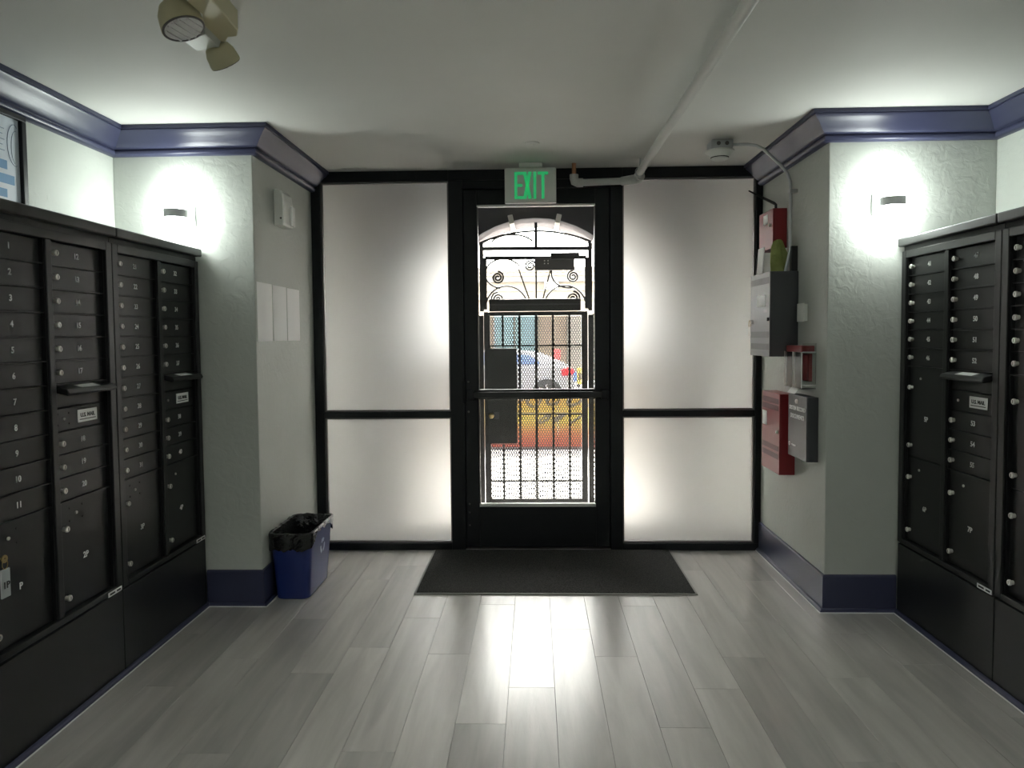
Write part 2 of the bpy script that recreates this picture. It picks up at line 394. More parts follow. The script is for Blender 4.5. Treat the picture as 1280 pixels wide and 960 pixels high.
# ------------------------------------------------------------------ mailbox cabinets
def lock_mesh():
    M = Matrix.Rotation(math.pi/2, 4, 'X')
    return MB().lathe([(0, 0), (.0085, 0), (.0085, .011), (.0115, .011), (.0115, .017), (.0095, .019), (0, .019)], (0, 0, 0), 14, M).mesh('lock', lockm, smooth=False)
LOCK = lock_mesh()
SLOT = MB().box(-.0012, .0012, -.0198, -.0188, -.006, .006).mesh('keyway', lockslot)
DOT = MB().lathe([(0, 0), (.0035, 0), (.0035, .002), (0, .003)], (0, 0, 0), 8, Matrix.Rotation(math.pi/2, 4, 'X')).mesh('rivet', boxdark)
CAM = MB().lathe([(0, 0), (.0062, 0), (.0062, .004), (0, .005)], (0, 0, 0), 10, Matrix.Rotation(math.pi/2, 4, 'X')).mesh('access_lock', lockm)
DM = {}
RH = .087; ZT = 1.755; ZB = .385; YD = .024            # row height, opening, door recess
def door_mesh(wd, h):
    k = (round(wd, 4), round(h, 4))
    if k not in DM:
        c_ = .003; g = .0015
        def ring(i, y): return [(g+i, y, g+i), (wd-g-i, y, g+i), (wd-g-i, y, h-g-i), (g+i, y, h-g-i)]
        DM[k] = MB().rings([ring(0, .012), ring(0, .002), ring(c_, 0)]).mesh('mailbox_door', boxm)
    return DM[k]
def mail_door(root, x0, wd, zt, h, num=None, parcel=False, dots=False, lock=True, numx=.52):
    d = link('parcel_door' if parcel else 'mailbox_door', door_mesh(wd, h), root); d.location = (x0, YD, zt-h)
    def put(me, nm, x, z, y=0):
        o = link(nm, me, d); o.location = (x, y, z); return o
    if not parcel:
        if lock: put(LOCK, 'lock', .026, h*.5); put(SLOT, 'keyway', .026, h*.5)
        if num: o = put(text_mesh(num, .030, ink), 'door_number', wd*numx, h*.5, -.0008); o.rotation_euler = (math.pi/2, 0, 0)
    else:
        put(LOCK, 'lock', .030, h-.10); put(SLOT, 'keyway', .030, h-.10); put(LOCK, 'lock', .030, .055); put(SLOT, 'keyway', .030, .055)
        if num: o = put(text_mesh(num, .032, ink), 'door_number', wd*.50, h*.44, -.0008); o.rotation_euler = (math.pi/2, 0, 0)
        put(CAM, 'access_lock', .105, h-.055)
        if dots:
            for ax in (-.038, .038):
                for az in (-.024, .024): put(DOT, 'rivet', .105+ax, h-.055+az)
    return d
def outgoing(root, x0, wd, zt, dots):
    d = link('outgoing_panel', door_mesh(wd, RH), root); d.location = (x0, YD, zt-RH)
    f = MB().prism([(0, zt-.028), (-.052, zt-.040), (-.058, zt-.030), (-.050, zt-.016), (0, zt-.004)], lambda p, t: (t, YD+p[0], p[1]), x0+.006, x0+wd-.004).build('slot_hood', boxm, root, bevel=.003)
    lab = MB().prism([(-.045, zt-.0145), (-.045, zt-.0137), (-.012, zt-.0057), (-.012, zt-.0065)], lambda p, t: (t, YD+p[0], p[1]), x0+.10, x0+.215).build('hood_label', paper, f)
    p = link('outgoing_mail_door', door_mesh(wd, RH), root); p.location = (x0, YD, zt-2*RH)
    pl = MB().box(.135, .255, -.002, 0, .022, .070).mesh('mail_plate', paper); o = link('mail_plate', pl, p)
    t = link('plate_lettering', text_mesh('U.S. MAIL', .022, inkblack), p); t.location = (.195, -.0025, .048); t.rotation_euler = (math.pi/2, 0, 0)
    t = link('plate_line', MB().box(.145, .245, -.0026, -.002, .031, .034).mesh('plate_line', inkblack), p)
    c_ = link('access_lock', CAM, p); c_.location = (.055, 0, .045)
    c_ = link('rivet', DOT, p); c_.location = (.285, 0, .045)
    if dots:
        for ax in (-.032, .030):
            for az in (-.02, .02): c_ = link('rivet', DOT, p); c_.location = (.055+ax, 0, .045+az)
def cabinet(loc, rz, cols, label, depth, W=.755, endcap=None):
    root = empty('mailbox_cabinet', loc, rz, local=True); tag(root, label, 'mailbox', 'black apartment mailbox cabinets')
    g = .0015
    box('cabinet_body', boxdark, g, W-g, .045, depth, .36, 1.81, root)
    fr = MB()
    c1, c2 = (.040, .362), (.393, .715)
    f0 = 0.0
    MBf = lambda nm, *a: box(nm, boxm, *a, root, bevel=.003)
    MBf('frame_stile', g, c1[0], f0, .06, .362, 1.79); MBf('frame_stile', c1[1], c2[0], .004, .06, ZB, ZT); MBf('frame_stile', c2[1], W-g, f0, .06, .362, 1.79)
    MBf('frame_rail', c1[0], c2[1], f0, .06, ZT, 1.79); MBf('frame_rail', c1[0], c2[1], f0, .06, .362, ZB)
    for (a, bb) in (c1, c2):      # thin inner edging round each column of doors
        for q in ((a, a+.006, ZB, ZT), (bb-.006, bb, ZB, ZT)): box('edge_strip', boxm, q[0], q[1], .012, .04, q[2], q[3], root)
    box('cap', boxm, g, W-g, -.022, depth, 1.812, 1.852, root, bevel=.006)
    box('cap_neck', boxdark, g, W-g, .012, depth, 1.79, 1.812, root)
    box('pedestal', boxm, g, W-g, .003, depth, .001, .352, root, bevel=.003)
    box('pedestal_joint', boxdark, g, W-g, .015, depth, .352, .362, root)
    st = box('sticker', paper, W-.105, W-.012, -.0012, .0, .358, .377, root)
    st2 = box('sticker_print', inkblack, W-.095, W-.060, -.0016, -.001, .364, .371, st)
    st3 = box('sticker_print', inkblack, W-.048, W-.020, -.0016, -.001, .364, .371, st)
    shelf = None
    for (a, bb), (kind, nums, par, dots) in zip((c1, c2), cols):
        a += .006; bb -= .006; wd = bb-a; zt = ZT
        it = iter(nums)
        def row():
            nonlocal zt
            mail_door(root, a, wd, zt, RH, next(it, None)); zt -= RH
            box('shelf_edge', boxm, a-.004, bb+.004, .014, YD+.01, zt-.0022, zt+.0022, root)
        if kind == 'A':
            for i in range(11): row()
        elif kind == 'B':
            for i in range(6): row()
            outgoing(root, a, wd, zt, dots); zt -= 2*RH
            for i in range(3): row()
        else:
            for i in range(6): row()
            mail_door(root, a, wd, zt, 5*RH, par[0] if par else None, True, dots); zt -= 5*RH
            par = par[1:]
        mail_door(root, a, wd, zt, zt-ZB, par[0] if par else None, True, dots)
    return root
N = lambda a, b: [str(i) for i in range(a, b+1)]
GL = -ML+WL  # depth negative helper
dL, dR = abs(WL-ML)-.004, abs(WR-MR)-.004
cab1 = cabinet((ML, 2.145, 0), math.pi/2, [('A', N(1, 11), ['P'], True), ('B', N(12, 20), ['2P'], True)], 'black mailbox cabinet on the left with doors 1 to 20, nearest to the viewer', dL)
cab2 = cabinet((ML, 2.901, 0), math.pi/2, [('A', N(21, 31), ['3P'], True), ('B', N(32, 40), ['4P'], False)], 'black mailbox cabinet with doors 21 to 40 beside the blue bin pier', dL)
cab3 = cabinet((MR, 3.597, 0), -math.pi/2, [('C', N(41, 46), ['5P', '6P'], False), ('B', N(47, 55), ['7P'], False)], 'black mailbox cabinet with doors 41 to 55 beside the right pier', dR)
cab4 = cabinet((MR, 2.841, 0), -math.pi/2, [('C', [], [], False), ('C', [], [], False)], 'black mailbox cabinet cut off by the right edge of the picture', dR)
# key hanging in parcel lock of the nearest cabinet
k = empty('parcel_key', (ML-.024, 2.215, .70)); tag(k, 'brass key with clear 1P tag hanging in the near left parcel lock', 'key')
MB().tube([(ML-.005, 2.215, .700), (ML+.02, 2.215, .700)], .003, 6).build('key_blade', brass, k)
MB().lathe([(.004, 0), (.013, 0), (.013, .003), (.004, .003)], (ML+.022, 2.215, .700), 14, Matrix.Rotation(math.pi/2, 4, 'Y')).build('key_bow', brass, k)
MB().tube([(ML+.024, 2.215+.012*math.cos(a), .683+.016*math.sin(a)) for a in [2*math.pi*i/16 for i in range(17)]], .0014, 5).build('key_ring', brass, k)
tg = box('key_tag', mat('grey_tag', (.42, .45, .46), .4), ML+.020, ML+.026, 2.195, 2.235, .575, .668, k, bevel=.003)
o = link('tag_lettering', text_mesh('1P', .030, inkblack), tg); o.matrix_local = Matrix.Translation(Vector((ML+.0268, 2.215, .615))-Vector((ML-.024, 2.215, .70))) @ Matrix.Rotation(math.pi/2, 4, 'Z') @ Matrix.Rotation(math.pi/2, 4, 'X')

# ------------------------------------------------------------------ sconces
def sconce(x, y, label):
    s = empty('wall_sconce', (x, y, 2.02)); tag(s, label, 'lamp', 'wall sconces')
    box('backplate', bandm, x-.062, x+.062, y-.012, y-.001, 1.965, 2.075, s, bevel=.003)
    MB().tube([(x, y-.01, 2.02), (x, y-.05, 2.02)], .012, 10).build('arm', bandm, s)
    yc = y-.085
    MB().lathe([(.056, -.020), (.050, -.010), (.047, 0), (.050, .010), (.056, .020)], (x, yc, 2.02), 28).build('band', bandm, s, smooth=True)
    for sg in (1, -1):
        p = [(.046, .022), (.052, .05), (.058, .09), (.062, .125), (.050, .128), (.0, .118)]
        MB().lathe([(r, h*sg) for r, h in p], (x, yc, 2.02), 28).build('glass_shade', shade, s, smooth=True)
    return s
sconce(-1.79, YL, 'glowing white glass sconce on the left pier above the mailboxes')
sconce(1.712, YR, 'glowing white glass sconce on the right pier above the mailboxes')
# ceiling panels added behind the viewer to fill the room with light
for xx, lab in ((-1.6, 'left'), (1.6, 'right')):
    p = empty('fill_panel_light', (xx, -.9, ZC)); tag(p, f'added fill light panel on the ceiling behind the viewer, {lab} one', 'lamp', 'added fill light panels')
    for q in ((xx-.3, xx+.3, -1.2, -1.18), (xx-.3, xx+.3, -.62, -.6), (xx-.3, xx-.28, -1.18, -.62), (xx+.28, xx+.3, -1.18, -.62)): box('rim', whiteplastic, *q, ZC-.03, ZC-.001, p)
    box('diffuser', panelglow, xx-.28, xx+.28, -1.18, -.62, ZC-.022, ZC-.004, p)

# ------------------------------------------------------------------ exit sign, pipe, detector, emergency light
ex = empty('exit_sign', (-.018, 4.50, ZC)); tag(ex, 'white EXIT sign with green letters hanging over the door', 'sign')
box('canopy', whiteplastic, -.088, .055, 4.46, 4.54, ZC-.026, ZC-.001, ex, bevel=.004)
box('sign_body', whiteplastic, -.178, .140, 4.482, 4.518, 2.212, 2.428, ex, bevel=.006)
def letter(nm, bars):
    M_ = MB()
    for q in bars:
        if len(q) == 4: M_.box(q[0], q[1], 4.4795, 4.4825, q[2], q[3])
        else: M_.prism(q[0:4] if isinstance(q[0], tuple) else q, lambda p, t: (p[0], t, p[1]), 4.4795, 4.4825)
    o_ = M_.build('letter', green, ex); return o_
z0, z1 = 2.237, 2.402; t = .018
letter('E', [(-.118, -.100, z0, z1), (-.100, -.064, z0, z0+t), (-.100, -.064, z1-t, z1), (-.100, -.068, 2.311, 2.329)])
M_ = MB()
for (xa, xb) in ((-.055, -.021), (-.021, -.055)):
    M_.prism([(xa-.0105, z0), (xa+.0105, z0), (xb+.0105, z1), (xb-.0105, z1)], lambda p, t: (p[0], t, p[1]), 4.4795, 4.4825)
M_.build('letter', green, ex)
letter('I', [(-.001, .017, z0, z1)]); letter('T', [(.026, .090, z1-t, z1), (.049, .067, z0, z1-t)])

pp = empty('sprinkler_pipe', (.645, 4.50, ZC)); tag(pp, 'white painted sprinkler pipe running along the ceiling to the door', 'pipe')
PZ, PX, PY = 2.372, .640, 4.50
MB().tube([(PX+.012, YB+.01, 2.400), (PX, PY+.02, PZ)], .0225, 16).build('main_run', pipem, pp, smooth=True)
MB().tube([(.285, PY, 2.335), (PX-.03, PY, 2.342)], .0215, 16).build('branch_run', pipem, pp, smooth=True)
MB().tube([(PX-.10, PY, 2.340), (PX-.015, PY, 2.350), (PX+.005, PY-.0, 2.355), (PX+.012, PY-.04, 2.362)], .030, 16, rs=[.026, .030, .034, .028]).build('elbow', pipem, pp, smooth=True)
MB().tube([(.305, PY, 2.335), (.272, PY, 2.335), (.254, PY, 2.342), (.250, PY, 2.362), (.250, PY, 2.385)], .027, 16).build('elbow', pipem, pp, smooth=True)
MB().tube([(.250, PY, 2.385), (.250, PY, ZC-.001)], .013, 12).build('copper_nipple', copper, pp, smooth=True)
hg = MB().tube([(PX, PY-.10, 2.385), (PX, PY-.10, ZC-.001)], .004, 8).build('hanger_rod', galv, pp)
MB().tube([(PX+.027*math.cos(a), PY-.10, 2.374+.027*math.sin(a)) for a in [2*math.pi*i/20 for i in range(21)]], .003, 6).build('hanger_ring', galv, pp)

sd = empty('smoke_detector', (1.028, 4.05, ZC)); tag(sd, 'white smoke detector on a square ceiling box near the right pier', 'smoke detector')
box('junction_box', galv, .967, 1.085, 3.99, 4.11, 2.403, ZC-.001, sd, bevel=.008)
for i in range(2): MB().lathe([(0, 0), (.011, 0), (.011, .002), (0, .002)], (1.005+.045*i, 3.99, 2.430), 12, Matrix.Rotation(math.pi/2, 4, 'X')).build('knockout', bead, sd)
MB().lathe([(.0, 0), (.078, 0), (.078, -.008), (.060, -.018), (.050, -.034), (.044, -.046), (.030, -.052), (0, -.053)], (1.026, 4.05, 2.403), 30).build('detector_head', whiteplastic, sd, smooth=True)
MB().lathe([(.046, -.036), (.0495, -.036), (.0475, -.040), (.044, -.040)], (1.026, 4.05, 2.403), 30).build('sensing_slot', inkblack, sd)
cd = empty('electrical_conduit', (1.41, 4.04, 1.74)); tag(cd, 'thin grey metal conduit bending from the smoke detector down the right pier', 'pipe')
path = [(1.087, 4.05, 2.436), (1.18, 4.05, 2.436), (1.225, 4.05, 2.429), (1.262, 4.05, 2.409), (1.312, 4.05, 2.365), (1.36, 4.05, 2.318), (1.394, 4.045, 2.275), (1.408, 4.043, 2.23), (1.41, 4.04, 2.18), (1.41, 4.04, 1.86), (1.407, 4.045, 1.83), (1.398, 4.05, 1.78), (1.390, 4.055, 1.739)]
MB().tube(path, .0085, 12).build('conduit_tube', galv, cd, smooth=True)
box('strap', galv, 1.400, 1.444, 4.022, 4.058, 2.165, 2.185, cd, bevel=.003)
cp = empty('ceiling_cover_plate', (-.007, 4.02, ZC)); tag(cp, 'small round white cover plate flat on the ceiling before the exit sign', 'cover plate')
MB().lathe([(0, 0), (.042, 0), (.042, -.004), (.036, -.007), (0, -.008)], (-.007, 4.02, ZC-.0005), 26).build('plate', ceilm, cp, smooth=True)
MB().lathe([(0, 0), (.010, 0), (.008, -.003), (0, -.004)], (-.007, 4.02, ZC-.008), 12).build('screw', whiteplastic, cp)

em = empty('emergency_light', (-.99, 2.24, ZC)); tag(em, 'beige twin-head emergency light on the ceiling at upper left', 'emergency light')
hp_ = [(-1.025, 1.98), (-.930, 1.98), (-.948, 2.34), (-.970, 2.386), (-1.003, 2.392), (-1.055, 2.475), (-1.058, 2.348), (-1.010, 2.222)]
MB().prism(hp_, lambda p, t: (p[0], p[1], t), 2.388, ZC-.001).build('housing', cream, em, bevel=.004)
MB().prism([(-1.128, 2.346), (-1.130, 2.425), (-1.040, 2.427), (-1.037, 2.30)], lambda p, t: (p[0], p[1], t), 2.362, 2.420).build('yoke', creamlit, em, bevel=.003)
def head(c, direc, nm='lamp_head', sc=1.0):
    q = Vector(direc).to_track_quat('Z', 'Y').to_matrix().to_4x4() @ Matrix.Scale(sc, 4)
    h_ = MB().lathe([(0, -.060), (.030, -.058), (.050, -.045), (.061, -.020), (.065, .018), (.065, .026), (.058, .026), (.058, .020), (0, .020)], c, 30, q).build(nm, cream, em, smooth=True)
    MB().lathe([(.0, .0205), (.0575, .0205), (.0572, .027), (.045, .0285), (.025, .030), (0, .0305)], c, 30, q).build('lens', chrome, h_, smooth=True)
    MB().lathe([(.057, .024), (.063, .024), (.063, .029), (.057, .029)], c, 30, q).build('lens_ring', bead, h_)
    for i in range(5):
        a = -.04+.02*i; hw = math.sqrt(max(.0005, .052**2-a*a))
        MB().box(-hw, hw, a-.003, a+.003, .026, .0335, Matrix.Translation(c) @ q).build('lens_rib', chrome, h_)
head((-1.071, 2.21, 2.366), (.356, -.076, -.935))
head((-1.050, 2.455, 2.348), (.247, .611, -.72), sc=.8)

# ------------------------------------------------------------------ left pier objects
for i, (a, bb) in enumerate(((3.685, 3.898), (3.913, 4.125), (4.140, 4.355))):
    nm = ['nearest of the three white paper notices on the left pier', 'middle of the three white paper notices on the left pier', 'farthest of the three white paper notices on the left pier'][i]
    # sheets bow slightly off the wall
    Mq = MB(); K = 8; ring = []
    for j in range(K+1):
        y_ = a+(bb-a)*j/K; off = .0015+.004*math.sin(math.pi*j/K)
        ring.append((y_, off))
    n0 = 0
    for z in (1.378, 1.687-.002*i):
        for y_, off in ring: Mq.v.append((XL+off, y_, z))
    for z in (1.378, 1.687-.002*i):
        for y_, off in ring: Mq.v.append((XL+off-.0008, y_, z))
    W_ = K+1
    for j in range(K):
        Mq.f.append((j, j+1, W_+j+1, W_+j)); Mq.f.append((2*W_+j+1, 2*W_+j, 3*W_+j, 3*W_+j+1))
        Mq.f.append((j+1, j, 2*W_+j, 2*W_+j+1)); Mq.f.append((W_+j, W_+j+1, 3*W_+j+1, 3*W_+j))
    Mq.f.append((0, W_, 3*W_, 2*W_)); Mq.f.append((K, 2*W_+K, 3*W_+K, W_+K))
    tag(Mq.build('paper_notice', paper, base=(XL, (a+bb)/2, 1.378), smooth=True), nm, 'notice', 'paper notices on the left pier')
ch = empty('alarm_sounder', (XL, 4.03, 2.02)); tag(ch, 'small white alarm box high on the left pier below the moulding', 'alarm box')
MB().prism([(0, 2.015), (.052, 2.015), (.056, 2.03), (.056, 2.15), (.050, 2.19), (.036, 2.212), (0, 2.215)], lambda p, t: (XL+.001+p[0], t, p[1]), 3.955, 4.115).build('housing', whiteplastic, ch, bevel=.006)
box('lens_strip', mat('clear_white_lens', (.85, .86, .84), .25), XL+.056, XL+.072, 4.06, 4.105, 2.025, 2.135, ch, bevel=.004)
MB().lathe([(0, 0), (.006, 0), (.005, .003), (0, .004)], (XL+.040, 3.955, 2.055), 10, Matrix.Rotation(math.pi/2, 4, 'X')).build('screw', bead, ch)
po = empty('framed_poster', (WL, 2.70, 1.858)); tag(po, 'black framed poster with blue bars on the wall above the left mailboxes', 'poster')
fy0, fy1, fz0, fz1 = 2.36, 3.005, 1.858, 2.335
for q in ((fy0, fy1, fz0, fz0+.028), (fy0, fy1, fz1-.028, fz1), (fy0, fy0+.028, fz0+.028, fz1-.028), (fy1-.028, fy1, fz0+.028, fz1-.028)):
    box('frame_bar', blackm, WL+.001, WL+.024, q[0], q[1], q[2], q[3], po, bevel=.003)
sh = box('print_sheet', posterpaper, WL+.001, WL+.008, fy0+.02, fy1-.02, fz0+.02, fz1-.02, po)
for a, bb, c_, d_ in ((2.55, 2.905, 2.092, 2.128), (2.50, 2.944, 2.034, 2.072), (2.55, 2.900, 1.978, 2.012)): box('printed_bar', posterblue, WL+.008, WL+.0086, a, bb, c_, d_, sh)
MB().tube([(WL+.0085, 2.955+.045*math.cos(a)*(1 if math.cos(a) < 0 else .5), 2.20+.085*math.sin(a)) for a in [math.radians(60+i*12) for i in range(20)]], .0012, 5).build('printed_loop', posterline, sh)
MB().tube([(WL+.0085, 2.960+.028*math.cos(a), 2.19+.07*math.sin(a)) for a in [math.radians(80+i*10) for i in range(18)]], .001, 5).build('printed_loop', posterline, sh)
for i in range(5): box('printed_line', posterline, WL+.008, WL+.0085, 2.60, 2.895-.01*(i % 2), 2.165+.022*i, 2.168+.022*i, sh)

# ------------------------------------------------------------------ bin and mat
bn = empty('recycling_bin', (-1.304, 3.935, 0)); tag(bn, 'blue recycling bin with black liner beside the left pier', 'bin')
def rrect(cx, cy, hx, hy, z, ch_=.035, wob=None):
    pts = []
    for sx_, sy_, a0 in ((1, 1, 0), (-1, 1, 90), (-1, -1, 180), (1, -1, 270)):
        for i in range(4):
            a = math.radians(a0+i*30)
            pts.append([cx+sx_*(hx-ch_)+ch_*math.cos(a), cy+sy_*(hy-ch_)+ch_*math.sin(a), z])
    return pts
def dense(pts, m_=6):
    o = []
    for i, p in enumerate(pts):
        q = pts[(i+1) % len(pts)]
        L_ = math.dist(p, q); nn = max(1, int(L_/.012))
        for j in range(nn): o.append([p[k]+(q[k]-p[k])*j/nn for k in range(3)])
    return o
bx, by = -1.304, 3.935
lv = [(.0, .086, .185), (.004, .090, .19), (.325, .112, .212), (.337, .118, .218), (.350, .118, .218), (.350, .108, .208), (.02, .082, .18)]
MB().rings([rrect(bx, by, hx, hy, z, .04) for z, hx, hy in lv]).build('bin_body', blueb, bn, smooth=True)
base = dense(rrect(0, 0, 1, 1, 0, .3)); 
rg = []
def linring(hx, hy, z, amp, seed, zamp=0):
    r_ = dense(rrect(bx, by, .118, .218, z, .04)); out_ = []
    for i, p in enumerate(r_):
        t_ = i/len(r_)*2*math.pi
        w_ = math.sin(9*t_+seed)+.7*math.sin(17*t_+2*seed)+.5*math.sin(31*t_+.7*seed)
        kx = hx/.118; ky = hy/.218
        out_.append((bx+(p[0]-bx)*kx*(1+amp*w_), by+(p[1]-by)*ky*(1+amp*.6*w_), z+zamp*w_))
    return out_
def skirt(fr, amp, seed):
    # hem hangs low at the front and back, stays rolled tight along the room side
    r_ = linring(.1195, .2195, .340, amp, seed); out_ = []
    for i, p in enumerate(r_):
        side = max(0, min(1, (p[0]-bx)/.118))*max(0, 1-abs(p[1]-by)/.21)
        drop = .082*(1-.85*min(1, side*2.2))+.006*math.sin(i*.9+seed)+.004*math.sin(i*2.3)
        out_.append((p[0], p[1], .352-drop*fr))
    return out_
lin = [skirt(1, .008, 2.2), skirt(.7, .013, 1.9), skirt(.35, .012, 1.3), linring(.1215, .2215, .352, .006, .9, .002), linring(.122, .222, .357, .004, .4, .002), linring(.116, .216, .363, .004, .3, .002), linring(.104, .204, .359, .004, .2, .001), linring(.097, .197, .33, .012, .6, .002), linring(.088, .186, .24, .03, 1.2), linring(.078, .170, .10, .03, 2.0), linring(.070, .160, .035, .02, 2.4)]
MB().rings(lin, close0=False).build('bin_liner', bag, bn, smooth=True)
# recycling symbol on the side facing the room
for i in range(3):
    a0 = math.radians(90+120*i); pts = []
    M_ = MB()
    for j in range(7):
        a = a0+math.radians(-38+j*11)
        pts.append(a)
    xf = lambda z: bx+.090+.022*(z/.34)+.0012
    def P(a, r): z = .232+r*math.sin(a); return (xf(z)+.0006, by+.02+r*math.cos(a), z)
    for j in range(6):
        n0 = len(M_.v); M_.v += [P(pts[j], .023), P(pts[j], .043), P(pts[j+1], .043), P(pts[j+1], .023)]; M_.f.append((n0, n0+1, n0+2, n0+3))
    n0 = len(M_.v); a = pts[-1]; M_.v += [P(a, .018), P(a, .048), P(a+.42, .034)]; M_.f.append((n0, n0+1, n0+2))
    M_.build('recycling_arrow', mat('pale_blue_print', (.45, .52, .68), .5), bn)
mt = empty('door_mat', (.10, 4.23, 0)); tag(mt, 'charcoal carpet entrance mat lying before the door', 'mat')
box('carpet', matm, -.652, .852, 3.832, 4.610, .001, .011, mt, bevel=.002)
for q in ((-.664, .864, 3.818, 3.832), (-.664, -.652, 3.832, 4.610), (.852, .864, 3.832, 4.610)): box('edging', rubber, q[0], q[1], q[2], q[3], .001, .008, mt, bevel=.002)

# ------------------------------------------------------------------ fire equipment on the right pier
def wallbox(name, mat_, xf, y0, y1, z0, z1, label, cat):
    e_ = empty(name, (XR, (y0+y1)/2, z0)); tag(e_, label, cat)
    box('housing', mat_, xf+.008, XR-.001, y0, y1, z0, z1, e_, bevel=.002)
    return e_
def face(e_, nm, m_, xf, y0, y1, z0, z1, t=.003, bev=0): return box(nm, m_, xf-t, xf, y0, y1, z0, z1, e_, bevel=bev)
def lockX(e_, x, y, z, r=.009, nm='lock', m_=lockm): return MB().lathe([(0, 0), (r, 0), (r, .008), (r*.7, .010), (0, .010)], (x, y, z), 14, Matrix.Rotation(-math.pi/2, 4, 'Y')).build(nm, m_, e_)
def textX(e_, nm, s_, size, m_, x, y, z):
    o = link(nm, text_mesh(s_, size, m_), e_)
    rt_ = e_
    while rt_.parent: rt_ = rt_.parent
    o.matrix_local = Matrix.Translation(Vector((x, y, z))-Vector(OFF[rt_.name])) @ Matrix.Rotation(-math.pi/2, 4, 'Z') @ Matrix.Rotation(math.pi/2, 4, 'X')
    return o
r1_ = wallbox('alarm_radio_box', red, 1.364, 4.187, 4.438, 1.885, 2.110, 'small red metal box with black rod above the fire panel', 'alarm box')
d_ = face(r1_, 'cover', red, 1.372, 4.187, 4.438, 1.885, 2.110, .008, .002)
face(d_, 'label', paper, 1.364, 4.28, 4.36, 2.035, 2.090, .001); lockX(d_, 1.364, 4.225, 2.02)
MB().tube([(1.40, 4.25, 2.11), (1.40, 4.25, 2.140), (1.392, 4.258, 2.150), (1.35, 4.30, 2.185), (1.28, 4.37, 2.245)], .006, 8, rs=[.008, .008, .009, .008, .004]).build('antenna_rod', boxm, r1_, smooth=True)
p_ = wallbox('fire_alarm_panel', dgrey, 1.289, 3.998, 4.351, 1.269, 1.737, 'large black and grey fire alarm panel with keys in its lock', 'alarm panel')
d_ = face(p_, 'panel_door', midgrey, 1.297, 3.998, 4.351, 1.269, 1.737, .008, .002)
for z0, z1 in ((1.672, 1.708), (1.372, 1.408), (1.306, 1.340)): face(d_, 'vent_band', dband, 1.289, 4.015, 4.335, z0, z1, .001)
face(d_, 'display', paper, 1.289, 4.065, 4.215, 1.548, 1.612, .002)
face(d_, 'tag_strip', bead, 1.289, 4.04, 4.10, 1.515, 1.530, .001)
lockX(d_, 1.289, 4.02, 1.475, .010, 'latch', blackm)
lk = lockX(d_, 1.289, 4.31, 1.463, .012)
MB().tube([(1.272, 4.31+.016*math.cos(a), 1.452+.022*math.sin(a)) for a in [2*math.pi*i/14 for i in range(15)]], .002, 6).build('key_ring', brass, d_)
for dy in (-.012, .008): MB().box(-.0015, .0015, -.007, .007, -.055, 0, Matrix.Translation((1.270, 4.31+dy, 1.437)) @ Matrix.Rotation(dy*12, 4, 'X')).build('key', lockm, d_)
gp = empty('folded_green_paper', (1.385, 4.13, 1.739)); tag(gp, 'crumpled olive green folded paper on top of the fire alarm panel', 'paper')
M_ = MB(); rings_ = []
for i, (z, hw, tk) in enumerate(((1.739, .105, .022), (1.79, .115, .026), (1.84, .125, .024), (1.88, .095, .020), (1.915, .06, .014), (1.925, .03, .008))):
    ring = []
    for j in range(16):
        a = 2*math.pi*j/16; wob = 1+.10*math.sin(3*a+i*1.7)+.07*math.sin(5*a-i)
        ring.append((1.378+.40*hw*math.sin(a)*wob, 4.132+.004*math.sin(i*2)+1.3*tk*math.cos(a)*wob, z))
    rings_.append(ring)
M_.rings(rings_).build('paper_body', ggreen, gp)
M_ = MB(); M_.box(-.002, .002, -.05, .06, 0, .15, Matrix.Translation((1.306, 4.23, 1.739)) @ Matrix.Rotation(.06, 4, 'Y')).build('white_sheet', paper, gp)
sl = box('black_binder_slab', boxm, 1.41, 1.444, 4.015, 4.045, 1.739, 1.875, base=(1.427, 4.03, 1.739), bevel=.002); tag(sl, 'thin black upright box on the fire panel behind the conduit', 'box')
gm = wallbox('grey_terminal_box', whiteplastic, 1.418, 3.862, 3.945, 1.462, 1.552, 'small light grey terminal box at the side of the fire panel', 'junction box')
for i in range(4): face(gm, 'terminal', blackm, 1.420, 3.948, 3.958, 1.474+.02*i, 1.484+.02*i, .0) if False else box('terminal', blackm, 1.426, 1.442, 3.945, 3.957, 1.472+.020*i, 1.486+.020*i, gm)
face(gm, 'lid', whiteplastic, 1.426, 3.858, 3.949, 1.458, 1.556, .008, .003)
ps = empty('fire_pull_station', (XR, 3.87, 1.107)); tag(ps, 'red fire alarm pull station under a clear plastic cover', 'pull station')
box('backing', red, 1.425, XR-.001, 3.79, 3.925, 1.145, 1.290, ps, bevel=.003)
box('station_body', red, 1.398, 1.425, 3.795, 3.92, 1.150, 1.285, ps, bevel=.006)
box('pull_handle', paper, 1.390, 1.398, 3.81, 3.905, 1.175, 1.205, ps, bevel=.003)
textX(ps, 'lettering', 'FIRE', .026, ink, 1.397, 3.857, 1.245)
box('station_top', red, 1.376, XR-.001, 3.760, 3.985, 1.298, 1.332, ps, bevel=.004)
for q in ((1.372, 1.375, 3.745, 4.0, 1.112, 1.298), (1.375, XR-.001, 3.742, 3.745, 1.112, 1.345), (1.375, XR-.001, 4.0, 4.003, 1.112, 1.298), (1.372, XR-.001, 3.742, 4.003, 1.109, 1.112)):
    box('clear_cover', acryl, *q, ps)
for yy in (3.744, 3.872, 4.0): box('cover_edge', silver, 1.3705, 1.3735, yy-.0025, yy+.0025, 1.112, 1.30, ps)
for zz in (1.13, 1.30): box('cover_edge', silver, 1.374, XR-.002, 3.7405, 3.7425, zz-.002, zz+.002, ps)
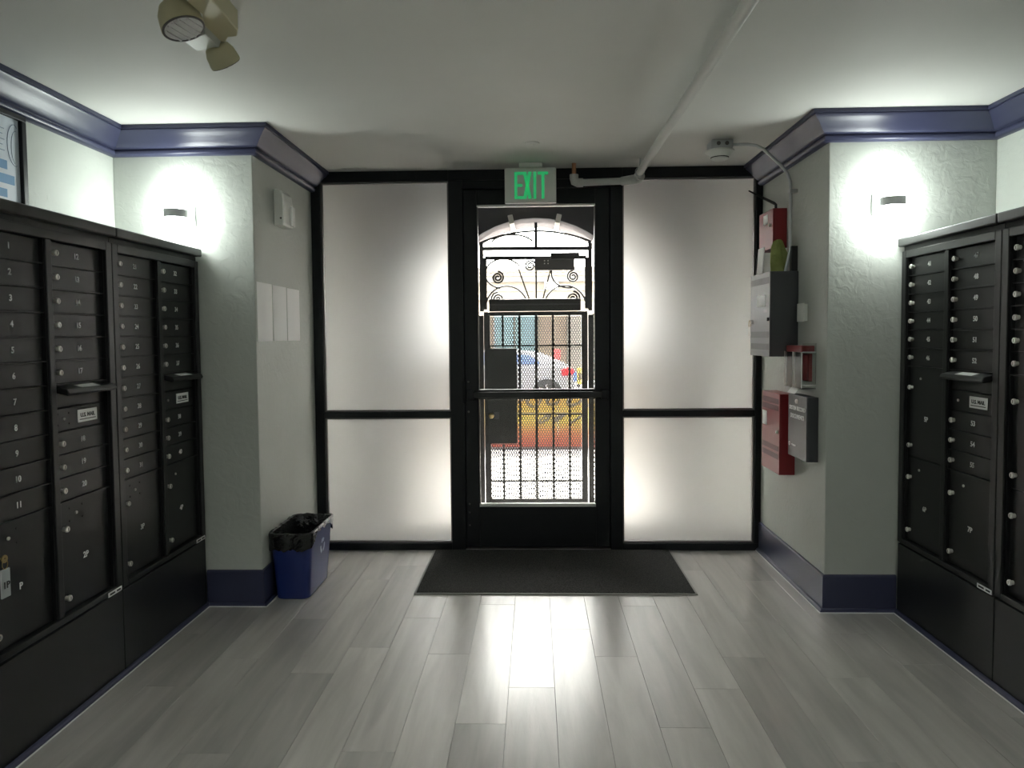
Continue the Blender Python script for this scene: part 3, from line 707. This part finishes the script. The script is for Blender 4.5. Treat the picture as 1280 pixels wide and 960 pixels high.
nt = MB().box(-.0008, .0008, -.055, .055, -.062, 0, Matrix.Translation((1.400, 3.868, 1.128)) @ Matrix.Rotation(math.radians(38), 4, 'Y')).build('paper_tag', paper, base=(1.40, 3.868, 1.07)); tag(nt, 'white paper tag tucked under the pull station cover', 'tag')
r2_ = wallbox('sprinkler_alarm_box', red, 1.357, 4.028, 4.339, .607, 1.059, 'tall red metal alarm cabinet with dark bands low on the pier', 'alarm box')
d_ = face(r2_, 'cabinet_door', red, 1.365, 4.028, 4.339, .607, 1.059, .008, .002)
for z0, z1 in ((1.000, 1.030), (.962, .992), (.735, .765), (.690, .720)): face(d_, 'vent_band', redband, 1.357, 4.045, 4.325, z0, z1, .001)
face(d_, 'label', paper, 1.357, 4.245, 4.325, .862, .945, .0015); lockX(d_, 1.357, 4.055, .845)
dc = wallbox('document_box', dgrey, 1.384, 3.702, 3.969, .736, 1.069, 'black document box lettered SYSTEM RECORD DOCUMENTS beside the red cabinet', 'document box')
d_ = face(dc, 'lid', midgrey, 1.392, 3.702, 3.969, .736, 1.069, .008, .002)
lockX(d_, 1.384, 3.835, 1.038, .012)
textX(d_, 'lettering', 'SYSTEM RECORD', .030, ink, 1.3835, 3.835, .998); textX(d_, 'lettering', 'DOCUMENTS', .032, ink, 1.3835, 3.835, .955)
MB().lathe([(.006, 0), (.012, 0), (.012, .0008), (.006, .0008)], (1.3838, 3.945, .800), 14, Matrix.Rotation(-math.pi/2, 4, 'Y')).build('maker_mark', ink, d_)
for i in range(3): box('maker_mark', ink, 1.3832, 1.384, 3.90-.022*i, 3.915-.022*i, .794, .803, d_)

# ------------------------------------------------------------------ porch
struct(box('porch_floor', pave, -1.6, 1.6, D+.12, 5.55, -.5, -.005, base=(0, 5, -.5)))
struct(box('porch_step', pave, -1.6, 1.6, 5.55, 5.9, -.5, -.175, base=(0, 5.7, -.5)))
struct(box('porch_landing', pave, -1.6, 1.6, 5.9, 7.65, -.5, -.35, base=(0, 6.6, -.5)))
struct(box('wall_porch_left', porchside, -1.75, -1.6, D+.12, 7.0, -.5, 2.75, base=(-1.7, 6, -.5)))
struct(box('wall_porch_right', porchside, 1.6, 1.75, D+.12, 7.0, -.5, 2.75, base=(1.7, 6, -.5)))
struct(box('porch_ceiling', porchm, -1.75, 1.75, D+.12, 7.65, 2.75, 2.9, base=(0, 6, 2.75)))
struct(box('wall_porch_above_storefront', porchside, -1.75, 1.75, D+.1, D+.12, ZC, 2.75, base=(0, D, ZC)))
# arched front wall: opening radius RA about (ACX, ACZ)
RA, ACX, ACZ = 1.0, .012, 1.525
aw = struct(empty('wall_porch_arch', (0, 7.0, -.35)))
NA = 24; arc = [(ACX+RA*math.cos(math.pi*i/NA), ACZ+RA*math.sin(math.pi*i/NA)) for i in range(NA+1)]
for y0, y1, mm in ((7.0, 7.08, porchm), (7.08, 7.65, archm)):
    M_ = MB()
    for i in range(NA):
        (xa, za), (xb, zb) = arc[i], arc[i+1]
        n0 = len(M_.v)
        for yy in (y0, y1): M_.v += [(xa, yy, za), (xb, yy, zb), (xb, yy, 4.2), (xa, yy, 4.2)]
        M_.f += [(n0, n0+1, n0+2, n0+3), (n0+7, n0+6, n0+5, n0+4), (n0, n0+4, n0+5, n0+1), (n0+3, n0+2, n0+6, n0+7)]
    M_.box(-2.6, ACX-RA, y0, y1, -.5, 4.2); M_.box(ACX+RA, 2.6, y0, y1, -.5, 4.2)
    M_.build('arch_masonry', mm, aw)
for an in (90-36.5, 90-12.8, 90+13.2, 90+37):
    a = math.radians(an); q = Matrix.Translation((ACX, 0, ACZ)) @ Matrix.Rotation(-(a-math.pi/2), 4, 'Y')
    MB().box(-.024, .024, 6.965, 7.655, RA-.030, RA+.055, q).build('stone_block', stone, aw, bevel=.004)

# ------------------------------------------------------------------ arched grille (fixed) and gate leaf
GY = 7.30
gr = empty('arched_iron_grille', (ACX, GY, -.35)); tag(gr, 'black wrought-iron arched grille with scrolls above the gate', 'grille')
def bar(p, nm, x0, z0, x1, z1, w_=.02, d_=.02, y=GY):
    a = Vector((x0, y, z0)); b_ = Vector((x1, y, z1)); dv = b_-a; L_ = dv.length
    ang = math.atan2(dv.x, dv.z)
    return MB().box(-w_/2, w_/2, -d_/2, d_/2, 0, L_, Matrix.Translation(a) @ Matrix.Rotation(ang, 4, 'Y')).build(nm, ironm, p)
gxl, gxr = -.530, .562; gc = (gxl+gxr)/2
for xx in (gxl, gxr): bar(gr, 'post', xx, 1.640, xx, 2.335, .040, .030)
hw = (gxr-gxl)/2; sg = .108; RG = (hw*hw+sg*sg)/(2*sg)
MB().tube([(gc+x_, GY, 2.443-RG+math.sqrt(RG*RG-x_*x_)) for x_ in [-.56+1.12*i/24 for i in range(25)]], .011, 6).build('arch_bar', ironm, gr)
bar(gr, 'rail', gxl, 2.272, gxr, 2.266, .036, .02); bar(gr, 'centre_bar', .020, 2.27, .020, 2.53, .030, .02)
ixl, ixr = -.495, .526
bar(gr, 'inner_rail', ixl, 2.178, ixr, 2.174, .034); bar(gr, 'inner_post', ixl, 1.66, ixl, 2.178, .034); bar(gr, 'inner_post', ixr, 1.66, ixr, 2.174, .034)
bar(gr, 'fan_bar', .020, 1.70, .020, 2.174, .016); bar(gr, 'fan_bar', -.03, 1.70, -.155, 2.06, .014); bar(gr, 'fan_bar', .07, 1.70, .165, 2.05, .014)
def scroll(cx, cz, r0, turns, start, dirn=1, extra=None):
    pts = []
    nn = int(turns*22)
    for i in range(nn+1):
        t_ = i/nn; a = start+dirn*turns*2*math.pi*t_; r_ = r0*(1-.82*t_)
        pts.append((cx+r_*math.cos(a), GY, cz+r_*math.sin(a)))
    MB().tube((extra or [])+pts, .0105, 5).build('scroll', ironm, gr)
scroll(-.368, 1.98, .062, 2.2, math.pi/2, -1); scroll(.392, 1.985, .062, 2.2, math.pi/2, 1)
scroll(-.370, 1.765, .07, 2.2, math.pi/2, 1); scroll(.392, 1.765, .07, 2.2, math.pi/2, -1)
scroll(-.040, 2.095, .058, 2.0, 0, 1); 
def arcbar(cx, cz, rx, rz, a0, a1): MB().tube([(cx+rx*math.cos(math.radians(a0+(a1-a0)*i/20)), GY, cz+rz*math.sin(math.radians(a0+(a1-a0)*i/20))) for i in range(21)], .0100, 5).build('arc_bar', ironm, gr)
arcbar(-.28, 1.67, .215, .225, 180, 10); arcbar(.31, 1.67, .215, .225, 0, 170)
arcbar(-.31, 2.02, .185, .15, 260, 30); arcbar(.35, 2.02, .175, .15, 280, 150)
arcbar(-.22, 2.30, .22, .11, 20, 160)
# dark box and equipment fixed to the grille
box('closer_housing', ironm, -.455, .465, GY-.06, GY+.05, 1.640, 1.762, gr, bevel=.006)
box('closer_trim', dgrey, -.455, .465, GY-.064, GY-.06, 1.700, 1.712, gr)
box('equipment_plate', mat('grey_plate', (.09, .09, .095), .6), .004, .405, GY-.05, GY-.02, 2.045, 2.185, gr, bevel=.003)
box('equipment_plate', ironm, .165, .452, GY-.09, GY-.055, 2.150, 2.215, gr, bevel=.008)
for ax in (.105, .140):
    for az in (2.112, 2.140): MB().lathe([(0, 0), (.007, 0), (.007, .003), (0, .003)], (ax, GY-.05, az), 8, Matrix.Rotation(math.pi/2, 4, 'X')).build('plate_hole', paper, gr)
def mesh_panel(x0, x1, z0, z1, parent, y):
    cw, chh = .0255, .047; M_ = MB(); tkn = .0052
    nx = int((x1-x0)/cw)+1; nz_ = int((z1-z0)/(chh/2))
    def pt(i, j): return (x0+(i+(.5 if j % 2 else 0))*cw, z0+j*chh/2)
    for j in range(nz_):
        for i in range(-1, nx+1):
            a = pt(i, j)
            for di in ((0, 1) if j % 2 else (-1, 0)):
                b_ = pt(i+di, j+1)
                if min(a[0], b_[0]) < x0-.001 or max(a[0], b_[0]) > x1+.001: continue
                dx, dz = b_[0]-a[0], b_[1]-a[1]; L_ = math.hypot(dx, dz); nx_, nz2 = -dz/L_*tkn, dx/L_*tkn
                n0 = len(M_.v)
                M_.v += [(a[0]+nx_, y, a[1]+nz2), (a[0]-nx_, y, a[1]-nz2), (b_[0]-nx_, y, b_[1]-nz2), (b_[0]+nx_, y, b_[1]+nz2),
                         (a[0], y+.004, a[1]), (b_[0], y+.004, b_[1])]
                M_.f += [(n0, n0+1, n0+2, n0+3), (n0+1, n0+4, n0+5, n0+2), (n0+4, n0, n0+3, n0+5)]
    o = M_.build('expanded_mesh', ironm, parent); o['kind'] = 'stuff'; return o
lf = empty('security_gate', (gc, GY, -.32)); tag(lf, 'black iron security gate with diamond mesh and lock plate', 'gate')
lx0, lx1 = -.512, .535
for q in ((lx0, lx0+.062), (lx1-.062, lx1)): box('gate_stile', ironm, q[0], q[1], GY-.02, GY+.02, -.31, 1.635, lf, bevel=.003)
box('gate_rail', ironm, lx0+.062, lx1-.062, GY-.02, GY+.02, 1.595, 1.635, lf, bevel=.003); box('gate_rail', ironm, lx0+.062, lx1-.062, GY-.02, GY+.02, -.31, -.27, lf, bevel=.003)
for xx in (-.322, -.152, .015, .185, .352): bar(lf, 'bar', xx, -.28, xx, 1.60, .022, .018)
for zz in (1.292, .594, -.090): bar(lf, 'cross_bar', lx0+.06, zz, lx1-.06, zz, .020, .012)
mesh_panel(lx0+.062, lx1-.062, -.27, 1.595, lf, GY+.012)
lp = box('lock_plate', ironm, -.482, -.180, GY-.045, GY-.022, .300, 1.265, lf, bevel=.003)
MB().lathe([(0, 0), (.028, 0), (.028, .006), (.020, .018), (.022, .030), (.014, .036), (0, .036)], (-.443, GY-.045, .585), 18, Matrix.Rotation(math.pi/2, 4, 'X')).build('knob', brass, lp, smooth=True)
box('key_cover', dgrey, -.415, -.365, GY-.05, GY-.045, .55, .62, lp)
for x0, x1, j0, j1, sd_ in ((-.97, -.562, -.562, -.516, 'left'), (.588, .99, .542, .588, 'right')):
    sp = empty('side_grille', ((x0+x1)/2, GY, -.35)); tag(sp, f'narrow black mesh panel filling the arch at the {sd_} of the gate', 'grille', 'mesh panels beside the gate')
    box('jamb', ironm, j0, j1, GY-.03, GY+.03, -.348, 1.60, sp, bevel=.003)
    for xx in (x0, (x0+x1)/2, x1): bar(sp, 'bar', xx, -.34, xx, 1.60, .018, .018)
    for zz in (-.30, .594, 1.292, 1.60): bar(sp, 'cross_bar', x0, zz, x1, zz, .018, .014)
    mesh_panel(x0, x1, -.30, 1.60, sp, GY+.012)

# ------------------------------------------------------------------ street
struct(box('pavement', pave, -14, 14, 7.65, 11.25, -.6, -.36, base=(0, 9, -.6)))
struct(box('kerb', kerbm, -14, 14, 11.25, 11.45, -.6, -.30, base=(0, 11.3, -.6)))
struct(box('road', asphalt, -30, 30, 11.45, 22.5, -.6, -.20, base=(0, 17, -.6)))
struct(box('far_pavement', pave, -30, 30, 22.5, 26.0, -.6, -.28, base=(0, 24, -.6)))
bar_ = empty('painted_barrier', (0, 11.0, -.36)); tag(bar_, 'low yellow and orange graffiti barrier standing beyond the gate', 'barrier')
for i in range(4):
    x0 = -3.2+1.6*i+.35
    box('barrier_panel', barr, x0+.004, x0+1.596, 10.97, 11.03, -.34, .56, bar_, bevel=.01)
box('base_rail', kerbm, -2.9, 3.6, 10.95, 11.05, -.358, -.318, bar_)
loops = mat('graffiti_black', (.05, .04, .03), .7)
for i, (cx, cz, r_) in enumerate(((-.02, .38, .13), (.28, .40, .12), (.62, .40, .14), (.15, .12, .10), (.36, .13, .11), (.62, .10, .12), (.9, .38, .12), (-.25, .40, .10))):
    pts = [(cx+r_*(1-.5*t_/40)*math.cos(.35*t_+i), 10.966, cz+r_*.7*(1-.5*t_/40)*math.sin(.35*t_+i*1.3)) for t_ in range(32)]
    MB().tube(pts, .014, 4).build('painted_loop', loops, bar_)
# car
CY0, GZ = 16.5, -.20
car = empty('parked_car', (-1.2, CY0, GZ)); tag(car, 'white hatchback parked across the street behind the gate', 'car')
body = [(-3.35, .30), (-3.42, .52), (-3.35, .72), (-2.9, .86), (-2.3, .92), (.55, .94), (.78, .90), (.88, .72), (.86, .45), (.80, .28), (.62, .24), (.58, .40), (.46, .56), (.26, .63), (.06, .56), (-.06, .40), (-.10, .22), (-2.36, .22), (-2.40, .40), (-2.52, .56), (-2.72, .63), (-2.92, .56), (-3.04, .40), (-3.08, .26)]
MB().prism(body, lambda p, t: (p[0], t, GZ+p[1]), CY0-.85, CY0+.85).build('body_shell', carw, car, bevel=.05, seg=3)
gh = [(-2.35, .92), (-1.55, 1.22), (-1.2, 1.27), (-.35, 1.26), (.12, 1.19), (.74, .93)]
rings_ = []
for t_, ins in ((-.74, 0), (.74, 0)): rings_.append([(p[0], CY0+t_*(1-.22*(p[1]-.94)/.5), GZ+p[1]) for p in gh])
MB().rings(rings_).build('cabin', carw, car, bevel=.04, seg=3)
def cwin(poly):
    f = lambda p, t: (p[0], CY0-.74*(1-.22*(p[1]-.94)/.5)-t, GZ+p[1])
    MB().prism(poly, f, -.02, .006).build('side_window', carg, car)
cwin([(-2.10, .96), (-1.52, 1.18), (-1.10, 1.20), (-1.10, .96)]); cwin([(-1.04, .96), (-1.04, 1.20), (-.45, 1.19), (-.45, .96)]); cwin([(-.40, .96), (-.40, 1.18), (-.12, 1.15), (.12, 1.00), (.06, .96)])
for xx in (.26, -2.72):
    wh = MB().lathe([(0, -.1), (.22, -.1), (.31, -.09), (.325, -.05), (.325, .05), (.31, .09), (0, .1)], (xx, CY0-.75, GZ+.325), 30, Matrix.Rotation(math.pi/2, 4, 'X')).build('wheel', tyre, car, smooth=True)
    MB().lathe([(0, 0), (.19, 0), (.20, .006), (.06, .012), (0, .012)], (xx, CY0-.85, GZ+.325), 24, Matrix.Rotation(math.pi/2, 4, 'X')).build('rim', tyre, wh)
    for i in range(7): MB().box(-.022, .022, -.874, -.855, .03, .20, Matrix.Translation((xx, CY0, GZ+.325)) @ Matrix.Rotation(i*2*math.pi/7, 4, 'Y')).build('spoke', alloy, wh)
MB().prism([(.56, .84), (.60, .70), (.84, .74), (.86, .84), (.72, .90)], lambda p, t: (p[0], CY0-t, GZ+p[1]), .80, .872).build('tail_lamp', tail, car, bevel=.01)
box('rear_bumper', dgrey, .60, .90, CY0-.80, CY0+.80, GZ+.26, GZ+.40, car, bevel=.03)
# far building
BY = 26.0
bd = empty('far_shop_building', (0, BY, -.28)); tag(bd, 'low cream building with pale blue shopfront across the street', 'building')
box('facade', cream_w, -16, 16, BY+.1, BY+6, -.28, 3.45, bd)
box('cornice', cream_t, -16, 16, BY-.25, BY+.4, 3.30, 3.50, bd); box('cornice_lip', cream_w, -16, 16, BY-.40, BY+.4, 3.50, 3.58, bd)
box('parapet', cream_w, -16, 16, BY-.05, BY+.3, 3.58, 3.82, bd)
for i in range(40): box('dentil', cream_t, -4+.20*i, -3.9+.20*i, BY-.16, BY-.05, 3.64, 3.76, bd)
box('string_course', cream_t, -16, 16, BY-.02, BY+.1, 2.66, 2.72, bd); box('string_course', cream_t, -16, 16, BY-.02, BY+.1, 2.98, 3.02, bd)
for i in range(14): box('pilaster_joint', cream_t, -3.2+.62*i, -3.185+.62*i, BY+.08, BY+.102, 2.2, 2.66, bd)
for x0, x1, mm in ((-2.4, -1.5, brownp), (-1.45, -.75, shutter), (-.70, .10, shutter), (.16, 1.15, brownp), (1.2, 2.2, cream_t), (2.3, 3.4, brownp)):
    pnl = box('shopfront_panel', mm, x0, x1, BY, BY+.1, .0, 2.15, bd, bevel=.01)
    box('panel_frame', cream_t, x0-.03, x0, BY-.03, BY+.1, -.2, 2.2, bd); box('panel_inset', mm, x0+.12, x1-.12, BY-.02, BY, .9, 1.95, pnl, bevel=.01)
box('wall_lamp', lampw, .36, .86, BY-.30, BY+.1, 3.02, 3.28, bd, bevel=.04)
# street clutter behind the car
sg1 = empty('sandwich_board', (1.0, 15.4, -.20)); tag(sg1, 'yellow and blue street board standing behind the car', 'sign board')
box('board', yel, .90, 1.11, 15.38, 15.42, .34, .70, sg1, bevel=.01); box('stripe', loops, .93, 1.08, 15.37, 15.38, .44, .58, sg1); box('stripe', bluep, .83, .898, 15.38, 15.4, .40, .60, sg1)
for xx in (.92, 1.06): box('leg', ironm, xx, xx+.03, 15.39, 15.42, -.20, .34, sg1)
rs_ = empty('red_street_sign', (.62, 21.0, -.20)); tag(rs_, 'small red street sign on a thin post behind the car', 'sign')
MB().tube([(.62, 21.0, -.20), (.62, 21.0, .95)], .03, 8).build('post', galv, rs_); box('plate', sign_red, .53, .75, 20.95, 20.99, .66, .98, rs_, bevel=.01)
